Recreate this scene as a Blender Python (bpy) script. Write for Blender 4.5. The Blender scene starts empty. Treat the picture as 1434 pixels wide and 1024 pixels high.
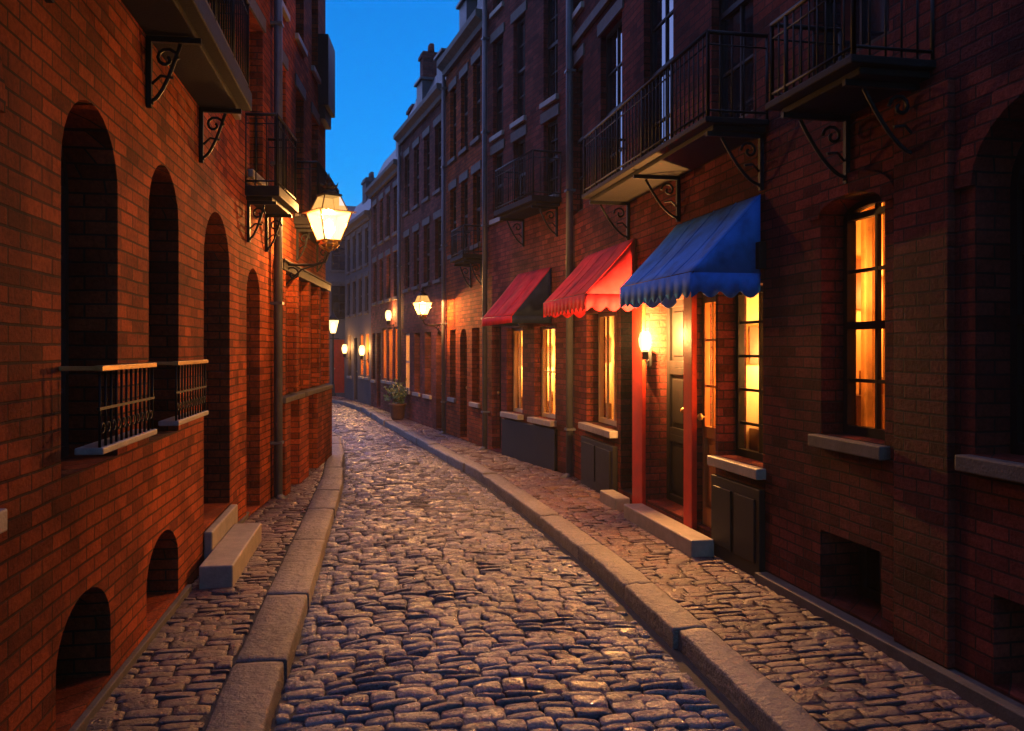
import bpy, bmesh, math, random
from mathutils import Vector, Matrix, noise
random.seed(11)
R = math.radians
HAZE = .0014
scene = bpy.context.scene
COL = scene.collection

# ------------------------------------------------------------------ materials
def newmat(name):
    m = bpy.data.materials.new(name); m.use_nodes = True
    nt = m.node_tree
    for n in list(nt.nodes): nt.nodes.remove(n)
    out = nt.nodes.new('ShaderNodeOutputMaterial')
    return m, nt, out

def N(nt, t, **kw):
    n = nt.nodes.new(t)
    for k, v in kw.items():
        if k in n.inputs.keys(): n.inputs[k].default_value = v
        else: setattr(n, k, v)
    return n

def ramp(nt, stops):
    n = nt.nodes.new('ShaderNodeValToRGB')
    e = n.color_ramp.elements
    while len(e) < len(stops): e.new(.5)
    for i, (p, c) in enumerate(stops):
        e[i].position = p; e[i].color = (*c, 1)
    return n

def mixc(nt, fac, a, b, mode='MIX'):
    n = nt.nodes.new('ShaderNodeMix'); n.data_type = 'RGBA'; n.blend_type = mode
    for sock, v in ((n.inputs[0], fac), (n.inputs[6], a), (n.inputs[7], b)):
        if hasattr(v, 'is_output'): nt.links.new(v, sock)
        else: sock.default_value = v if isinstance(v, (int, float)) else (*v, 1)
    return n.outputs[2]

def principled(nt, out, base=None, rough=.6, metallic=0., spec=.5, normal=None, **kw):
    p = nt.nodes.new('ShaderNodeBsdfPrincipled')
    for key, v in (('Base Color', base), ('Roughness', rough), ('Metallic', metallic), ('Specular IOR Level', spec), ('Normal', normal)):
        if v is None: continue
        if hasattr(v, 'is_output'): nt.links.new(v, p.inputs[key])
        elif key == 'Base Color': p.inputs[key].default_value = (*v, 1)
        else: p.inputs[key].default_value = v
    for k, v in kw.items(): p.inputs[k].default_value = v
    if out is not None: nt.links.new(p.outputs[0], out.inputs[0])
    return p

def wall_uv(nt, sx=1., sz=1.):
    """(x + y, z) in object space: runs along a facade and on round its reveals."""
    tc = nt.nodes.new('ShaderNodeTexCoord')
    sp = nt.nodes.new('ShaderNodeSeparateXYZ'); nt.links.new(tc.outputs['Object'], sp.inputs[0])
    ad = N(nt, 'ShaderNodeMath', operation='ADD'); nt.links.new(sp.outputs[0], ad.inputs[0]); nt.links.new(sp.outputs[1], ad.inputs[1])
    cb = nt.nodes.new('ShaderNodeCombineXYZ'); nt.links.new(ad.outputs[0], cb.inputs[0]); nt.links.new(sp.outputs[2], cb.inputs[1])
    return cb.outputs[0], tc.outputs['Object']

def brick(name, c1, c2, mortar, rough=.88, bw=.215, bh=.072, bump=1., stain=.8):
    m, nt, out = newmat(name)
    uv, obj = wall_uv(nt)
    wob = N(nt, 'ShaderNodeTexNoise', Scale=3.0, Detail=3.0); nt.links.new(obj, wob.inputs['Vector'])
    add = N(nt, 'ShaderNodeVectorMath', operation='MULTIPLY_ADD'); nt.links.new(wob.outputs['Color'], add.inputs[0])
    add.inputs[1].default_value = (.016, .014, 0); nt.links.new(uv, add.inputs[2])
    def bt(c1, c2, mo):
        b = N(nt, 'ShaderNodeTexBrick', Scale=1.0)
        b.inputs['Brick Width'].default_value = bw; b.inputs['Row Height'].default_value = bh
        b.inputs['Mortar Size'].default_value = .0065; b.inputs['Mortar Smooth'].default_value = .3; b.inputs['Bias'].default_value = 0
        b.inputs['Color1'].default_value = (*c1, 1); b.inputs['Color2'].default_value = (*c2, 1); b.inputs['Mortar'].default_value = (*mo, 1)
        nt.links.new(add.outputs[0], b.inputs['Vector']); return b
    b = bt((0, 0, 0), (1, 1, 1), (.5, .5, .5))
    mid = tuple((p + q) / 2 for p, q in zip(c1, c2))
    tint = ramp(nt, [(0, tuple(v * .68 for v in c2)), (.16, c2), (.5, mid), (.82, c1), (1, tuple(min(1, v * 1.14) for v in c1))]); nt.links.new(b.outputs['Color'], tint.inputs[0])
    n2 = N(nt, 'ShaderNodeTexNoise', Scale=38.0, Detail=6.0, Roughness=.72); nt.links.new(obj, n2.inputs['Vector'])
    r2 = ramp(nt, [(.28, (.42, .40, .38)), (.7, (1.2, 1.15, 1.1))]); nt.links.new(n2.outputs['Fac'], r2.inputs[0])
    c = mixc(nt, .85, tint.outputs[0], r2.outputs[0], 'MULTIPLY')
    n4 = N(nt, 'ShaderNodeTexNoise', Scale=2.4, Detail=5.0, Roughness=.6); nt.links.new(obj, n4.inputs['Vector'])
    mo = mixc(nt, n4.outputs['Fac'], tuple(v * .45 for v in mortar), tuple(v * 1.5 for v in mortar))
    c = mixc(nt, b.outputs['Fac'], c, mo)
    n1 = N(nt, 'ShaderNodeTexNoise', Scale=1.1, Detail=8.0, Roughness=.66, Distortion=.6); nt.links.new(obj, n1.inputs['Vector'])
    r1 = ramp(nt, [(.34, (.30, .27, .26)), (.47, (.8, .76, .74)), (.66, (1.1, 1.08, 1.05))]); nt.links.new(n1.outputs['Fac'], r1.inputs[0])
    c = mixc(nt, stain, c, r1.outputs[0], 'MULTIPLY')
    n5 = N(nt, 'ShaderNodeTexNoise', Scale=.55, Detail=5.0, Roughness=.6, Distortion=.8); nt.links.new(uv, n5.inputs['Vector'])
    r5 = ramp(nt, [(.42, (.62, .60, .60)), (.5, (1, 1, 1)), (.6, (1.3, 1.22, 1.15))]); nt.links.new(n5.outputs['Fac'], r5.inputs[0])
    c = mixc(nt, .8, c, r5.outputs[0], 'MULTIPLY')
    hb = N(nt, 'ShaderNodeMath', operation='MULTIPLY_ADD'); nt.links.new(b.outputs['Color'], hb.inputs[0]); hb.inputs[1].default_value = .35
    nt.links.new(n2.outputs['Fac'], hb.inputs[2])
    inv = N(nt, 'ShaderNodeMath', operation='MULTIPLY_ADD'); nt.links.new(b.outputs['Fac'], inv.inputs[0]); inv.inputs[1].default_value = -1.5
    nt.links.new(hb.outputs[0], inv.inputs[2])
    bp = N(nt, 'ShaderNodeBump', Strength=bump, Distance=.018); nt.links.new(inv.outputs[0], bp.inputs['Height'])
    principled(nt, out, c, rough, spec=.1, normal=bp.outputs[0])
    return m

def plain(name, col, rough=.5, var=.35, scale=6., bump=.15, spec=.5, metallic=0., dist=.01, stretch=None):
    m, nt, out = newmat(name)
    tc = nt.nodes.new('ShaderNodeTexCoord'); v = tc.outputs['Object']
    if stretch:
        mp = nt.nodes.new('ShaderNodeMapping'); mp.inputs['Scale'].default_value = stretch; nt.links.new(v, mp.inputs[0]); v = mp.outputs[0]
    n = N(nt, 'ShaderNodeTexNoise', Scale=scale, Detail=7.0, Roughness=.65); nt.links.new(v, n.inputs['Vector'])
    r = ramp(nt, [(.28, tuple(c * (1 - var) for c in col)), (.72, tuple(min(1, c * (1 + var)) for c in col))]); nt.links.new(n.outputs['Fac'], r.inputs[0])
    n2 = N(nt, 'ShaderNodeTexNoise', Scale=scale * 9, Detail=4.0); nt.links.new(v, n2.inputs['Vector'])
    bp = N(nt, 'ShaderNodeBump', Strength=bump, Distance=dist); nt.links.new(n2.outputs['Fac'], bp.inputs['Height'])
    rr = N(nt, 'ShaderNodeMapRange'); nt.links.new(n.outputs['Fac'], rr.inputs[0])
    rr.inputs[3].default_value = max(.02, rough - .1); rr.inputs[4].default_value = min(1, rough + .1)
    principled(nt, out, r.outputs[0], rr.outputs[0], metallic, spec, bp.outputs[0])
    return m

def stones(name, stops, rough=(.32, .6), bump=.7, speck=.5, spec=.5):
    """one tint per loose stone of the mesh, grain and pits over it"""
    m, nt, out = newmat(name)
    g = nt.nodes.new('ShaderNodeNewGeometry'); tc = nt.nodes.new('ShaderNodeTexCoord')
    r = ramp(nt, stops); nt.links.new(g.outputs['Random Per Island'], r.inputs[0])
    n = N(nt, 'ShaderNodeTexNoise', Scale=70.0, Detail=6.0, Roughness=.75); nt.links.new(tc.outputs['Object'], n.inputs['Vector'])
    r2 = ramp(nt, [(.32, (.35, .34, .33)), (.66, (1.25, 1.22, 1.2))]); nt.links.new(n.outputs['Fac'], r2.inputs[0])
    c = mixc(nt, speck, r.outputs[0], r2.outputs[0], 'MULTIPLY')
    n3 = N(nt, 'ShaderNodeTexNoise', Scale=1.1, Detail=4.0); nt.links.new(tc.outputs['Object'], n3.inputs['Vector'])
    r3 = ramp(nt, [(.35, (.6, .58, .57)), (.65, (1.05, 1.05, 1.05))]); nt.links.new(n3.outputs['Fac'], r3.inputs[0])
    c = mixc(nt, .8, c, r3.outputs[0], 'MULTIPLY')
    n2 = N(nt, 'ShaderNodeTexNoise', Scale=16.0, Detail=5.0, Roughness=.6); nt.links.new(tc.outputs['Object'], n2.inputs['Vector'])
    ad = N(nt, 'ShaderNodeMath', operation='MULTIPLY_ADD'); nt.links.new(n.outputs['Fac'], ad.inputs[0]); ad.inputs[1].default_value = .35; nt.links.new(n2.outputs['Fac'], ad.inputs[2])
    bp = N(nt, 'ShaderNodeBump', Strength=bump, Distance=.03); nt.links.new(ad.outputs[0], bp.inputs['Height'])
    rr = N(nt, 'ShaderNodeMapRange'); nt.links.new(n2.outputs['Fac'], rr.inputs[0]); rr.inputs[1].default_value = .3; rr.inputs[2].default_value = .7
    rr.inputs[3].default_value = rough[0]; rr.inputs[4].default_value = rough[1]
    principled(nt, out, c, rr.outputs[0], 0, spec, bp.outputs[0])
    return m

def dark_glass(name, tint=(.012, .014, .018), rough=.04, ior=1.9):
    m, nt, out = newmat(name)
    tc = nt.nodes.new('ShaderNodeTexCoord')
    n = N(nt, 'ShaderNodeTexNoise', Scale=2.2, Detail=1.0); nt.links.new(tc.outputs['Object'], n.inputs['Vector'])
    bp = N(nt, 'ShaderNodeBump', Strength=.05, Distance=.02); nt.links.new(n.outputs['Fac'], bp.inputs['Height'])
    principled(nt, out, tint, rough, 0, 1.0, bp.outputs[0], IOR=ior)
    return m

def clear_glass(name):
    m, nt, out = newmat(name)
    t = nt.nodes.new('ShaderNodeBsdfTransparent'); t.inputs[0].default_value = (.93, .93, .9, 1)
    g = N(nt, 'ShaderNodeBsdfGlossy', Roughness=.04)
    lw = N(nt, 'ShaderNodeFresnel', IOR=1.45)
    mx = nt.nodes.new('ShaderNodeMixShader'); nt.links.new(lw.outputs[0], mx.inputs[0]); nt.links.new(t.outputs[0], mx.inputs[1]); nt.links.new(g.outputs[0], mx.inputs[2])
    nt.links.new(mx.outputs[0], out.inputs[0])
    return m

def lamp_glass(name, col, strength):
    """frosted pane of a lit lantern: lets the lamp through and glows itself"""
    m, nt, out = newmat(name)
    t = nt.nodes.new('ShaderNodeBsdfTransparent'); t.inputs[0].default_value = (1, .93, .8, 1)
    e = nt.nodes.new('ShaderNodeEmission'); e.inputs[0].default_value = (*col, 1); e.inputs[1].default_value = strength
    ad = nt.nodes.new('ShaderNodeAddShader'); nt.links.new(t.outputs[0], ad.inputs[0]); nt.links.new(e.outputs[0], ad.inputs[1])
    nt.links.new(ad.outputs[0], out.inputs[0])
    return m

def emis(name, col, s):
    m, nt, out = newmat(name)
    e = nt.nodes.new('ShaderNodeEmission'); e.inputs[0].default_value = (*col, 1); e.inputs[1].default_value = s
    nt.links.new(e.outputs[0], out.inputs[0]); return m

def cloth(name, col, trans=.35, rough=.8, scale=30.):
    m, nt, out = newmat(name)
    tc = nt.nodes.new('ShaderNodeTexCoord')
    n = N(nt, 'ShaderNodeTexNoise', Scale=5.0, Detail=5.0, Roughness=.6); nt.links.new(tc.outputs['Object'], n.inputs['Vector'])
    r = ramp(nt, [(.3, tuple(c * .55 for c in col)), (.52, col), (.75, tuple(min(1, c * 1.2 + .012) for c in col))]); nt.links.new(n.outputs['Fac'], r.inputs[0])
    n2 = N(nt, 'ShaderNodeTexNoise', Scale=220.0, Detail=2.0); nt.links.new(tc.outputs['Object'], n2.inputs['Vector'])
    bp = N(nt, 'ShaderNodeBump', Strength=.25, Distance=.003); nt.links.new(n2.outputs['Fac'], bp.inputs['Height'])
    p = principled(nt, None, r.outputs[0], rough, 0, .25, bp.outputs[0])
    tr = nt.nodes.new('ShaderNodeBsdfTranslucent'); nt.links.new(r.outputs[0], tr.inputs[0])
    mx = nt.nodes.new('ShaderNodeMixShader'); mx.inputs[0].default_value = trans
    nt.links.new(p.outputs[0], mx.inputs[1]); nt.links.new(tr.outputs[0], mx.inputs[2]); nt.links.new(mx.outputs[0], out.inputs[0])
    return m

def foliage(name):
    m, nt, out = newmat(name)
    g = nt.nodes.new('ShaderNodeNewGeometry')
    r = ramp(nt, [(0, (.02, .045, .012)), (.6, (.045, .09, .02)), (1, (.09, .12, .03))]); nt.links.new(g.outputs['Random Per Island'], r.inputs[0])
    principled(nt, out, r.outputs[0], .5, 0, .4); return m

M = dict(
    brick_near=brick('red_brick', (.38, .080, .022), (.24, .050, .016), (.085, .036, .018)),
    brick_right=brick('dark_red_brick', (.19, .042, .030), (.12, .027, .021), (.05, .024, .019)),
    brick_plum=brick('plum_brick', (.22, .058, .050), (.14, .038, .036), (.07, .036, .034), stain=.7),
    brick_mauve=brick('mauve_brick', (.19, .058, .052), (.13, .040, .038), (.07, .038, .036), stain=.6),
    stone=plain('granite_trim', (.23, .195, .16), .55, .3, 9, .35),
    dark_stone=plain('dark_granite', (.085, .072, .062), .7, .35, 8, .4, spec=.25),
    timber_dark=plain('dark_painted_timber', (.010, .008, .007), .55, .3, 10, .15, spec=.2),
    timber_red=plain('red_painted_timber', (.42, .025, .008), .5, .25, 7, .2, spec=.2),
    timber_orange=plain('varnished_timber', (.34, .13, .035), .35, .35, 8, .12, stretch=(1, 1, .15)),
    frame_brown=plain('brown_painted_frame', (.075, .045, .025), .45, .3, 9, .1),
    frame_cream=plain('cream_painted_frame', (.45, .36, .24), .4, .15, 8, .08),
    iron=plain('black_iron', (.007, .007, .008), .55, .3, 20, .25, metallic=.1, spec=.25),
    slab=plain('dark_balcony_slab', (.014, .012, .012), .7, .3, 7, .3, spec=.15),
    lead=plain('lead_grey', (.07, .07, .08), .45, .3, 6, .2),
    slate=plain('dark_slate', (.03, .032, .042), .5, .35, 5, .5, stretch=(1, 1, 4)),
    plaster=plain('dark_plaster', (.06, .046, .045), .8, .3, 3, .3),
    plaster_grey=plain('grey_plaster', (.075, .068, .075), .8, .25, 2, .3),
    room=plain('warm_room_wall', (.74, .56, .32), .8, .12, 3, .05),
    shelf=plain('room_furniture', (.16, .07, .03), .5, .3, 8, .1),
    curtain=cloth('cream_curtain', (.72, .52, .28), .5),
    red_cloth=cloth('red_canvas', (.50, .010, .020), .2),
    blue_cloth=cloth('blue_canvas', (.010, .17, .66), .12),
    navy_cloth=cloth('navy_canvas', (.008, .018, .045), .1),
    glass_dark=dark_glass('dark_window_glass'),
    glass_black=dark_glass('unlit_window_glass', (.004, .004, .005), .12, 1.3),
    glass_clear=clear_glass('clear_window_glass'),
    lantern_glass=lamp_glass('lantern_glass', (1, .62, .2), .55),
    lantern_roof_glass=lamp_glass('lantern_roof_glass', (1, .5, .13), .14),
    bulb=emis('lamp_bulb', (1, .82, .5), 5),
    brass=plain('warm_brass', (.42, .24, .07), .35, .3, 15, .2, metallic=.7),
    sett=stones('granite_setts', [(0, (.11, .11, .125)), (.35, (.18, .175, .185)), (.7, (.25, .235, .23)), (1, (.16, .165, .195))], (.16, .42), 1.0, .7, spec=.75),
    paver=stones('brick_pavers', [(0, (.075, .04, .04)), (.4, (.13, .062, .055)), (.75, (.18, .10, .085)), (1, (.11, .075, .08))], (.2, .5), .9, .7, spec=.6),
    kerb=stones('granite_kerb', [(0, (.16, .145, .135)), (1, (.27, .24, .215))], (.4, .65), 1.0, .9),
    joint=plain('joint_earth', (.022, .02, .018), .85, .4, 12, .6),
    ground=plain('ground_earth', (.03, .028, .027), .9, .3, 2, .5),
    leaf=foliage('shrub_leaves'), pot=plain('terracotta', (.09, .04, .025), .7, .3, 9, .3),
)

# ------------------------------------------------------------------ mesh tools
class MB:
    def __init__(s): s.v = []; s.f = []; s.smooth = []
    def face(s, pts, smooth=False):
        i = len(s.v); s.v += [tuple(p) for p in pts]; s.f.append(tuple(range(i, i + len(pts)))); s.smooth.append(smooth)
    def box(s, x0, x1, y0, y1, z0, z1):
        if x0 > x1: x0, x1 = x1, x0
        if y0 > y1: y0, y1 = y1, y0
        if z0 > z1: z0, z1 = z1, z0
        i = len(s.v)
        s.v += [(x0, y0, z0), (x1, y0, z0), (x1, y1, z0), (x0, y1, z0), (x0, y0, z1), (x1, y0, z1), (x1, y1, z1), (x0, y1, z1)]
        for q in ((0, 3, 2, 1), (4, 5, 6, 7), (0, 1, 5, 4), (1, 2, 6, 5), (2, 3, 7, 6), (3, 0, 4, 7)):
            s.f.append(tuple(i + k for k in q)); s.smooth.append(False)
    def prism(s, poly, axis, a, b):
        """closed polygon (2D) pushed along an axis from a to b; 'x': poly=(y,z), 'y': (x,z), 'z': (x,y)"""
        def P(p, t): return (t, p[0], p[1]) if axis == 'x' else ((p[0], t, p[1]) if axis == 'y' else (p[0], p[1], t))
        n = len(poly); i = len(s.v)
        s.v += [P(p, a) for p in poly] + [P(p, b) for p in poly]
        s.f.append(tuple(i + k for k in range(n))); s.f.append(tuple(i + n + k for k in reversed(range(n)))); s.smooth += [False, False]
        for k in range(n):
            s.f.append((i + k, i + n + k, i + n + (k + 1) % n, i + (k + 1) % n)); s.smooth.append(False)
    def tube(s, pts, r, n=8, cap=True):
        pts = [Vector(p) for p in pts]; rings = []
        rr = r if isinstance(r, (list, tuple)) else [r] * len(pts)
        up = Vector((0, 0, 1)); prev = None
        for k, p in enumerate(pts):
            d = (pts[min(k + 1, len(pts) - 1)] - pts[max(k - 1, 0)]).normalized()
            a = prev if prev is not None else (up if abs(d.z) < .9 else Vector((1, 0, 0)))
            a = (a - d * a.dot(d)); a = a.normalized() if a.length > 1e-6 else d.orthogonal().normalized()
            prev = a; b = d.cross(a); i = len(s.v)
            s.v += [tuple(p + (a * math.cos(2 * math.pi * q / n) + b * math.sin(2 * math.pi * q / n)) * rr[k]) for q in range(n)]
            rings.append(i)
        for k in range(len(rings) - 1):
            for q in range(n):
                s.f.append((rings[k] + q, rings[k] + (q + 1) % n, rings[k + 1] + (q + 1) % n, rings[k + 1] + q)); s.smooth.append(True)
        if cap:
            s.f.append(tuple(rings[0] + q for q in reversed(range(n)))); s.f.append(tuple(rings[-1] + q for q in range(n))); s.smooth += [False, False]
    def lathe(s, prof, n=16, c=(0, 0), rot=0., smooth=True):
        rings = []
        for r, z in prof:
            i = len(s.v); rings.append(i)
            s.v += [(c[0] + r * math.cos(rot + 2 * math.pi * q / n), c[1] + r * math.sin(rot + 2 * math.pi * q / n), z) for q in range(n)]
        for k in range(len(rings) - 1):
            for q in range(n):
                s.f.append((rings[k] + q, rings[k] + (q + 1) % n, rings[k + 1] + (q + 1) % n, rings[k + 1] + q)); s.smooth.append(smooth)
        s.f.append(tuple(rings[0] + q for q in reversed(range(n)))); s.f.append(tuple(rings[-1] + q for q in range(n))); s.smooth += [False, False]
    def build(s, name, mat, parent=None, bevel=0., loc=None, rotz=None, weld=False, recalc=True):
        me = bpy.data.meshes.new(name); me.from_pydata(s.v, [], s.f)
        for p, sm in zip(me.polygons, s.smooth): p.use_smooth = sm
        if recalc or weld:
            bm = bmesh.new(); bm.from_mesh(me)
            if weld: bmesh.ops.remove_doubles(bm, verts=bm.verts, dist=1e-5)
            if recalc: bmesh.ops.recalc_face_normals(bm, faces=bm.faces)
            bm.to_mesh(me); bm.free()
        me.materials.append(mat)
        o = bpy.data.objects.new(name, me); COL.objects.link(o)
        if parent is not None: o.parent = parent
        if loc is not None: o.location = loc
        if rotz is not None: o.rotation_euler = (0, 0, rotz)
        if bevel:
            b = o.modifiers.new('bevel', 'BEVEL'); b.width = bevel; b.segments = 2; b.limit_method = 'ANGLE'
        return o

def thing(name, label, cat, loc=(0, 0, 0), rotz=0., group=None):
    o = bpy.data.objects.new(name, None); COL.objects.link(o); o.empty_display_size = .2
    o.location = loc; o.rotation_euler = (0, 0, rotz); o['label'] = label; o['category'] = cat
    if group: o['group'] = group
    return o
def tag(o, label, cat, group=None):
    o['label'] = label; o['category'] = cat
    if group: o['group'] = group
    return o
def struct(o): o['kind'] = 'structure'; return o

def interp(pts, y):
    if y <= pts[0][1]: return pts[0][0]
    for (xa, ya), (xb, yb) in zip(pts, pts[1:]):
        if y <= yb:
            t = (y - ya) / (yb - ya); return xa + (xb - xa) * t
    return pts[-1][0]

# ------------------------------------------------------------------ street plan
KL = [(-.40, -3), (-.35, 2), (-.32, 4.2), (-.21, 6.4), (-.11, 8.4), (.05, 11.8), (.09, 14.2), (.03, 17), (-.30, 19.6), (-1.2, 22.5), (-2.6, 24.6), (-5, 26.5), (-8, 27.6)]
KR = [(1.86, -3), (1.92, 3.2), (2.0, 4.8), (2.05, 6.5), (2.03, 8.2), (1.94, 11.3), (1.58, 15.4), (1.08, 20.6), (.68, 25.2), (.1, 29), (-.9, 31.5), (-3, 32.6), (-8, 33)]
ROAD = -.11

def mass(name, x0, x1, y0, y1, z, mat):
    mb = MB(); mb.face([(x0, y0, z), (x1, y0, z), (x1, y1, z), (x0, y1, z)]); return mb.build(name, mat, recalc=False)
struct(mass('ground', -300, 300, -300, 300, -.2, M['ground']))

US = {6: (-1, -.85, -.32, .32, .85, 1), 5: (-1, -.74, 0, .74, 1), 4: (-1, -.8, .8, 1)}
def paving(name, mat, xl, xr, y0, y1, zf, row, lens, gap, crown, depth, jit, wav=0., amp=.009, nx=6, ny=5, grow=0.):
    """rows of loose stones laid across the way, each with its own crowned, tilted top"""
    vs, fs, sm = [], [], []
    y = y0; k = 0
    while y < y1:
        h = row * random.uniform(.86, 1.16) * (1 + grow * max(0, y - 12) / 12)
        a, b = xl(y), xr(y)
        x = a + random.uniform(-.6, .0) * lens[1] * 1.0
        while x < b:
            w = random.uniform(*lens) * (1 + grow * max(0, y - 12) / 12)
            xa, xb = max(x, a), min(x + w, b)
            x += w
            if xb - xa < .05: continue
            cx, cy = (xa + xb) / 2, y + h / 2
            tilt = (random.gauss(0, jit * 1.2), random.gauss(0, jit * 2.2)); dz = random.gauss(0, jit * .7)
            cr = crown * random.uniform(.7, 1.35)
            wob = wav * noise.noise(Vector((cx * .8, cy * .5, 3.1)))
            e = [random.uniform(.0, .010) for _ in range(4)]
            base = len(vs); sd = random.random() * 50
            for j in range(ny + 2):
                for i in range(nx + 2):
                    ii = min(max(i - 1, 0), nx - 1); jj = min(max(j - 1, 0), ny - 1)
                    u = US[nx][ii]; v = US[ny][jj]
                    skirt = (i in (0, nx + 1)) or (j in (0, ny + 1))
                    # rounded-rectangle outline
                    ru = u * (1 - .05 * v * v); rv = v * (1 - .13 * u ** 4)
                    px = cx + ru * (xb - xa - gap) / 2 + (e[0] - .006) * v
                    py = cy + rv * (h - gap) / 2 + (e[1] - .006) * u + wob + .007 * noise.noise(Vector((px * 6, cy * 4, sd)))
                    z = zf(px, py) + dz + tilt[0] * u + tilt[1] * v - cr * (abs(u) ** 16 * .8 + abs(v) ** 12) - cr * .22 * (u * u + v * v) + amp * noise.noise(Vector((px * 11, py * 13, sd)))
                    if skirt: z -= depth
                    vs.append((px, py, z))
            W = nx + 2
            for j in range(ny + 1):
                for i in range(W - 1):
                    p = base + j * W + i
                    fs.append((p, p + 1, p + W + 1, p + W)); sm.append(not (i in (0, W - 2) or j in (0, ny)))
        y += h; k += 1
    me = bpy.data.meshes.new(name); me.from_pydata(vs, [], fs)
    for p, s_ in zip(me.polygons, sm): p.use_smooth = s_
    me.materials.append(mat)
    o = bpy.data.objects.new(name, me); COL.objects.link(o); return o

def strip(name, mat, left, right, y0, y1, z, step=.5):
    mb = MB(); y = y0
    while y < y1:
        yb = min(y + step, y1)
        mb.face([(left(y), y, z), (right(y), y, z), (right(yb), yb, z), (left(yb), yb, z)]); y = yb
    return mb.build(name, mat, recalc=False)

kl = lambda y: interp(KL, y)
kr = lambda y: interp(KR, y)
def road_z(x, y):
    a, b = kl(y), kr(y); t = (x - a) / max(.2, b - a) * 2 - 1
    return ROAD + .035 * (1 - t * t) + .012 * noise.noise(Vector((x * .9, y * .6, 0)))
struct(strip('road_bed', M['joint'], lambda y: kl(y) - .3, lambda y: kr(y) + .3, -2.5, 33, ROAD - .014))
struct(paving('cobbled_road', M['sett'], lambda y: kl(y) + .005, lambda y: kr(y) - .07, 1.2, 31.5, road_z, .092, (.125, .235), .003, .012, .06, .0046, .008, grow=.12, amp=.007))

KWS = {1: .27, -1: .215}
def kerb(pts, side, y1):
    """granite kerb stones of uneven length, edge to edge along the road"""
    mb = MB()
    path = [Vector((x, y, 0)) for x, y in pts]
    cum = [0]
    for a, b in zip(path, path[1:]): cum.append(cum[-1] + (b - a).length)
    def at(s):
        for k in range(len(path) - 1):
            if s <= cum[k + 1] or k == len(path) - 2:
                t = (s - cum[k]) / (cum[k + 1] - cum[k]); return path[k].lerp(path[k + 1], t)
    s = 3.0
    while s < cum[-1] - 1.5 and at(s).y < y1:
        L = random.uniform(.9, 1.8); n = 22; dz = random.gauss(0, .005); dx = random.gauss(0, .010); g = .004
        rings = []
        for k in range(n + 1):
            q = s + g + (L - 2 * g) * k / n
            p = at(q); d = (at(q + .3) - at(q - .3)).normalized(); nrm = Vector((-d.y, d.x, 0)) * side
            i = len(mb.v); rings.append(i)
            w = KWS[side] + .006 * noise.noise(Vector((q * 3, side, 1)))
            ends = .004 if k in (0, n) else 0
            for (o, z) in ((0 + dx - .004, -.2), (0 + dx, -.03), (.002 + dx, -.010 - ends), (.010 + dx, -.001 - ends), (.08, .003 - ends), (w * .6, .004 - ends), (w - .008, .002 - ends), (w, -.007 - ends), (w + .002, -.2)):
                v = p + nrm * (o + .005 * noise.noise(Vector((q * 7, o * 20, side)))); mb.v.append((v.x, v.y, z + dz + .007 * noise.noise(Vector((q * 6, o * 25, 4 + side))) + .0065 * noise.noise(Vector((q * 19, o * 45, 9)))))
        m = 9
        for a, b in zip(rings, rings[1:]):
            for k in range(m - 1): mb.f.append((a + k, a + k + 1, b + k + 1, b + k)); mb.smooth.append(k not in (0, m - 2))
        mb.f.append(tuple(rings[0] + k for k in range(m))); mb.f.append(tuple(rings[-1] + k for k in reversed(range(m)))); mb.smooth += [False, False]
        s += L
    return mb
struct(kerb(KL, 1, 27).build('kerb', M['kerb']))
struct(kerb(KR, -1, 32.5).build('kerb', M['kerb']))

# wall lines: near end -> far end, and the side the street lies on
LW = [(-1.32, .5), (-.96, 8.7), (-.22, 14.4)]
RW = [(3.1, .5), (3.1, 11.2), (2.5, 14.6), (2.15, 17.5), (1.55, 22), (.95, 26.5), (.2, 31)]
lwx = lambda y: interp([(-1.43, -2.0)] + LW + [(-6, 14.9)], y) if y < 14.4 else -7
rwx = lambda y: interp([(3.1, -2)] + RW + [(-.4, 34)], y)
pz = lambda x, y: -.006 + .006 * noise.noise(Vector((x * 1.1, y * .9, 7)))
struct(strip('pavement_bed', M['joint'], lambda y: max(lwx(y), -7) - .02, lambda y: kl(y) - KWS[1] + .02, -2.5, 27, -.02))
struct(strip('pavement_bed', M['joint'], lambda y: kr(y) + KWS[-1] - .02, lambda y: rwx(y) + .02, -2.5, 33, -.02))
struct(paving('pavement', M['paver'], lambda y: max(lwx(y), -2.5), lambda y: kl(y) - KWS[1] - .01, 1.2, 26, pz, .092, (.18, .215), .003, .0045, .04, .0022, .006, amp=.004, nx=5, ny=4, grow=.2))
struct(paving('pavement', M['paver'], lambda y: kr(y) + KWS[-1] + .01, rwx, 1.2, 32, pz, .092, (.18, .215), .003, .0045, .04, .0022, .006, amp=.004, nx=5, ny=4, grow=.2))

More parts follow.
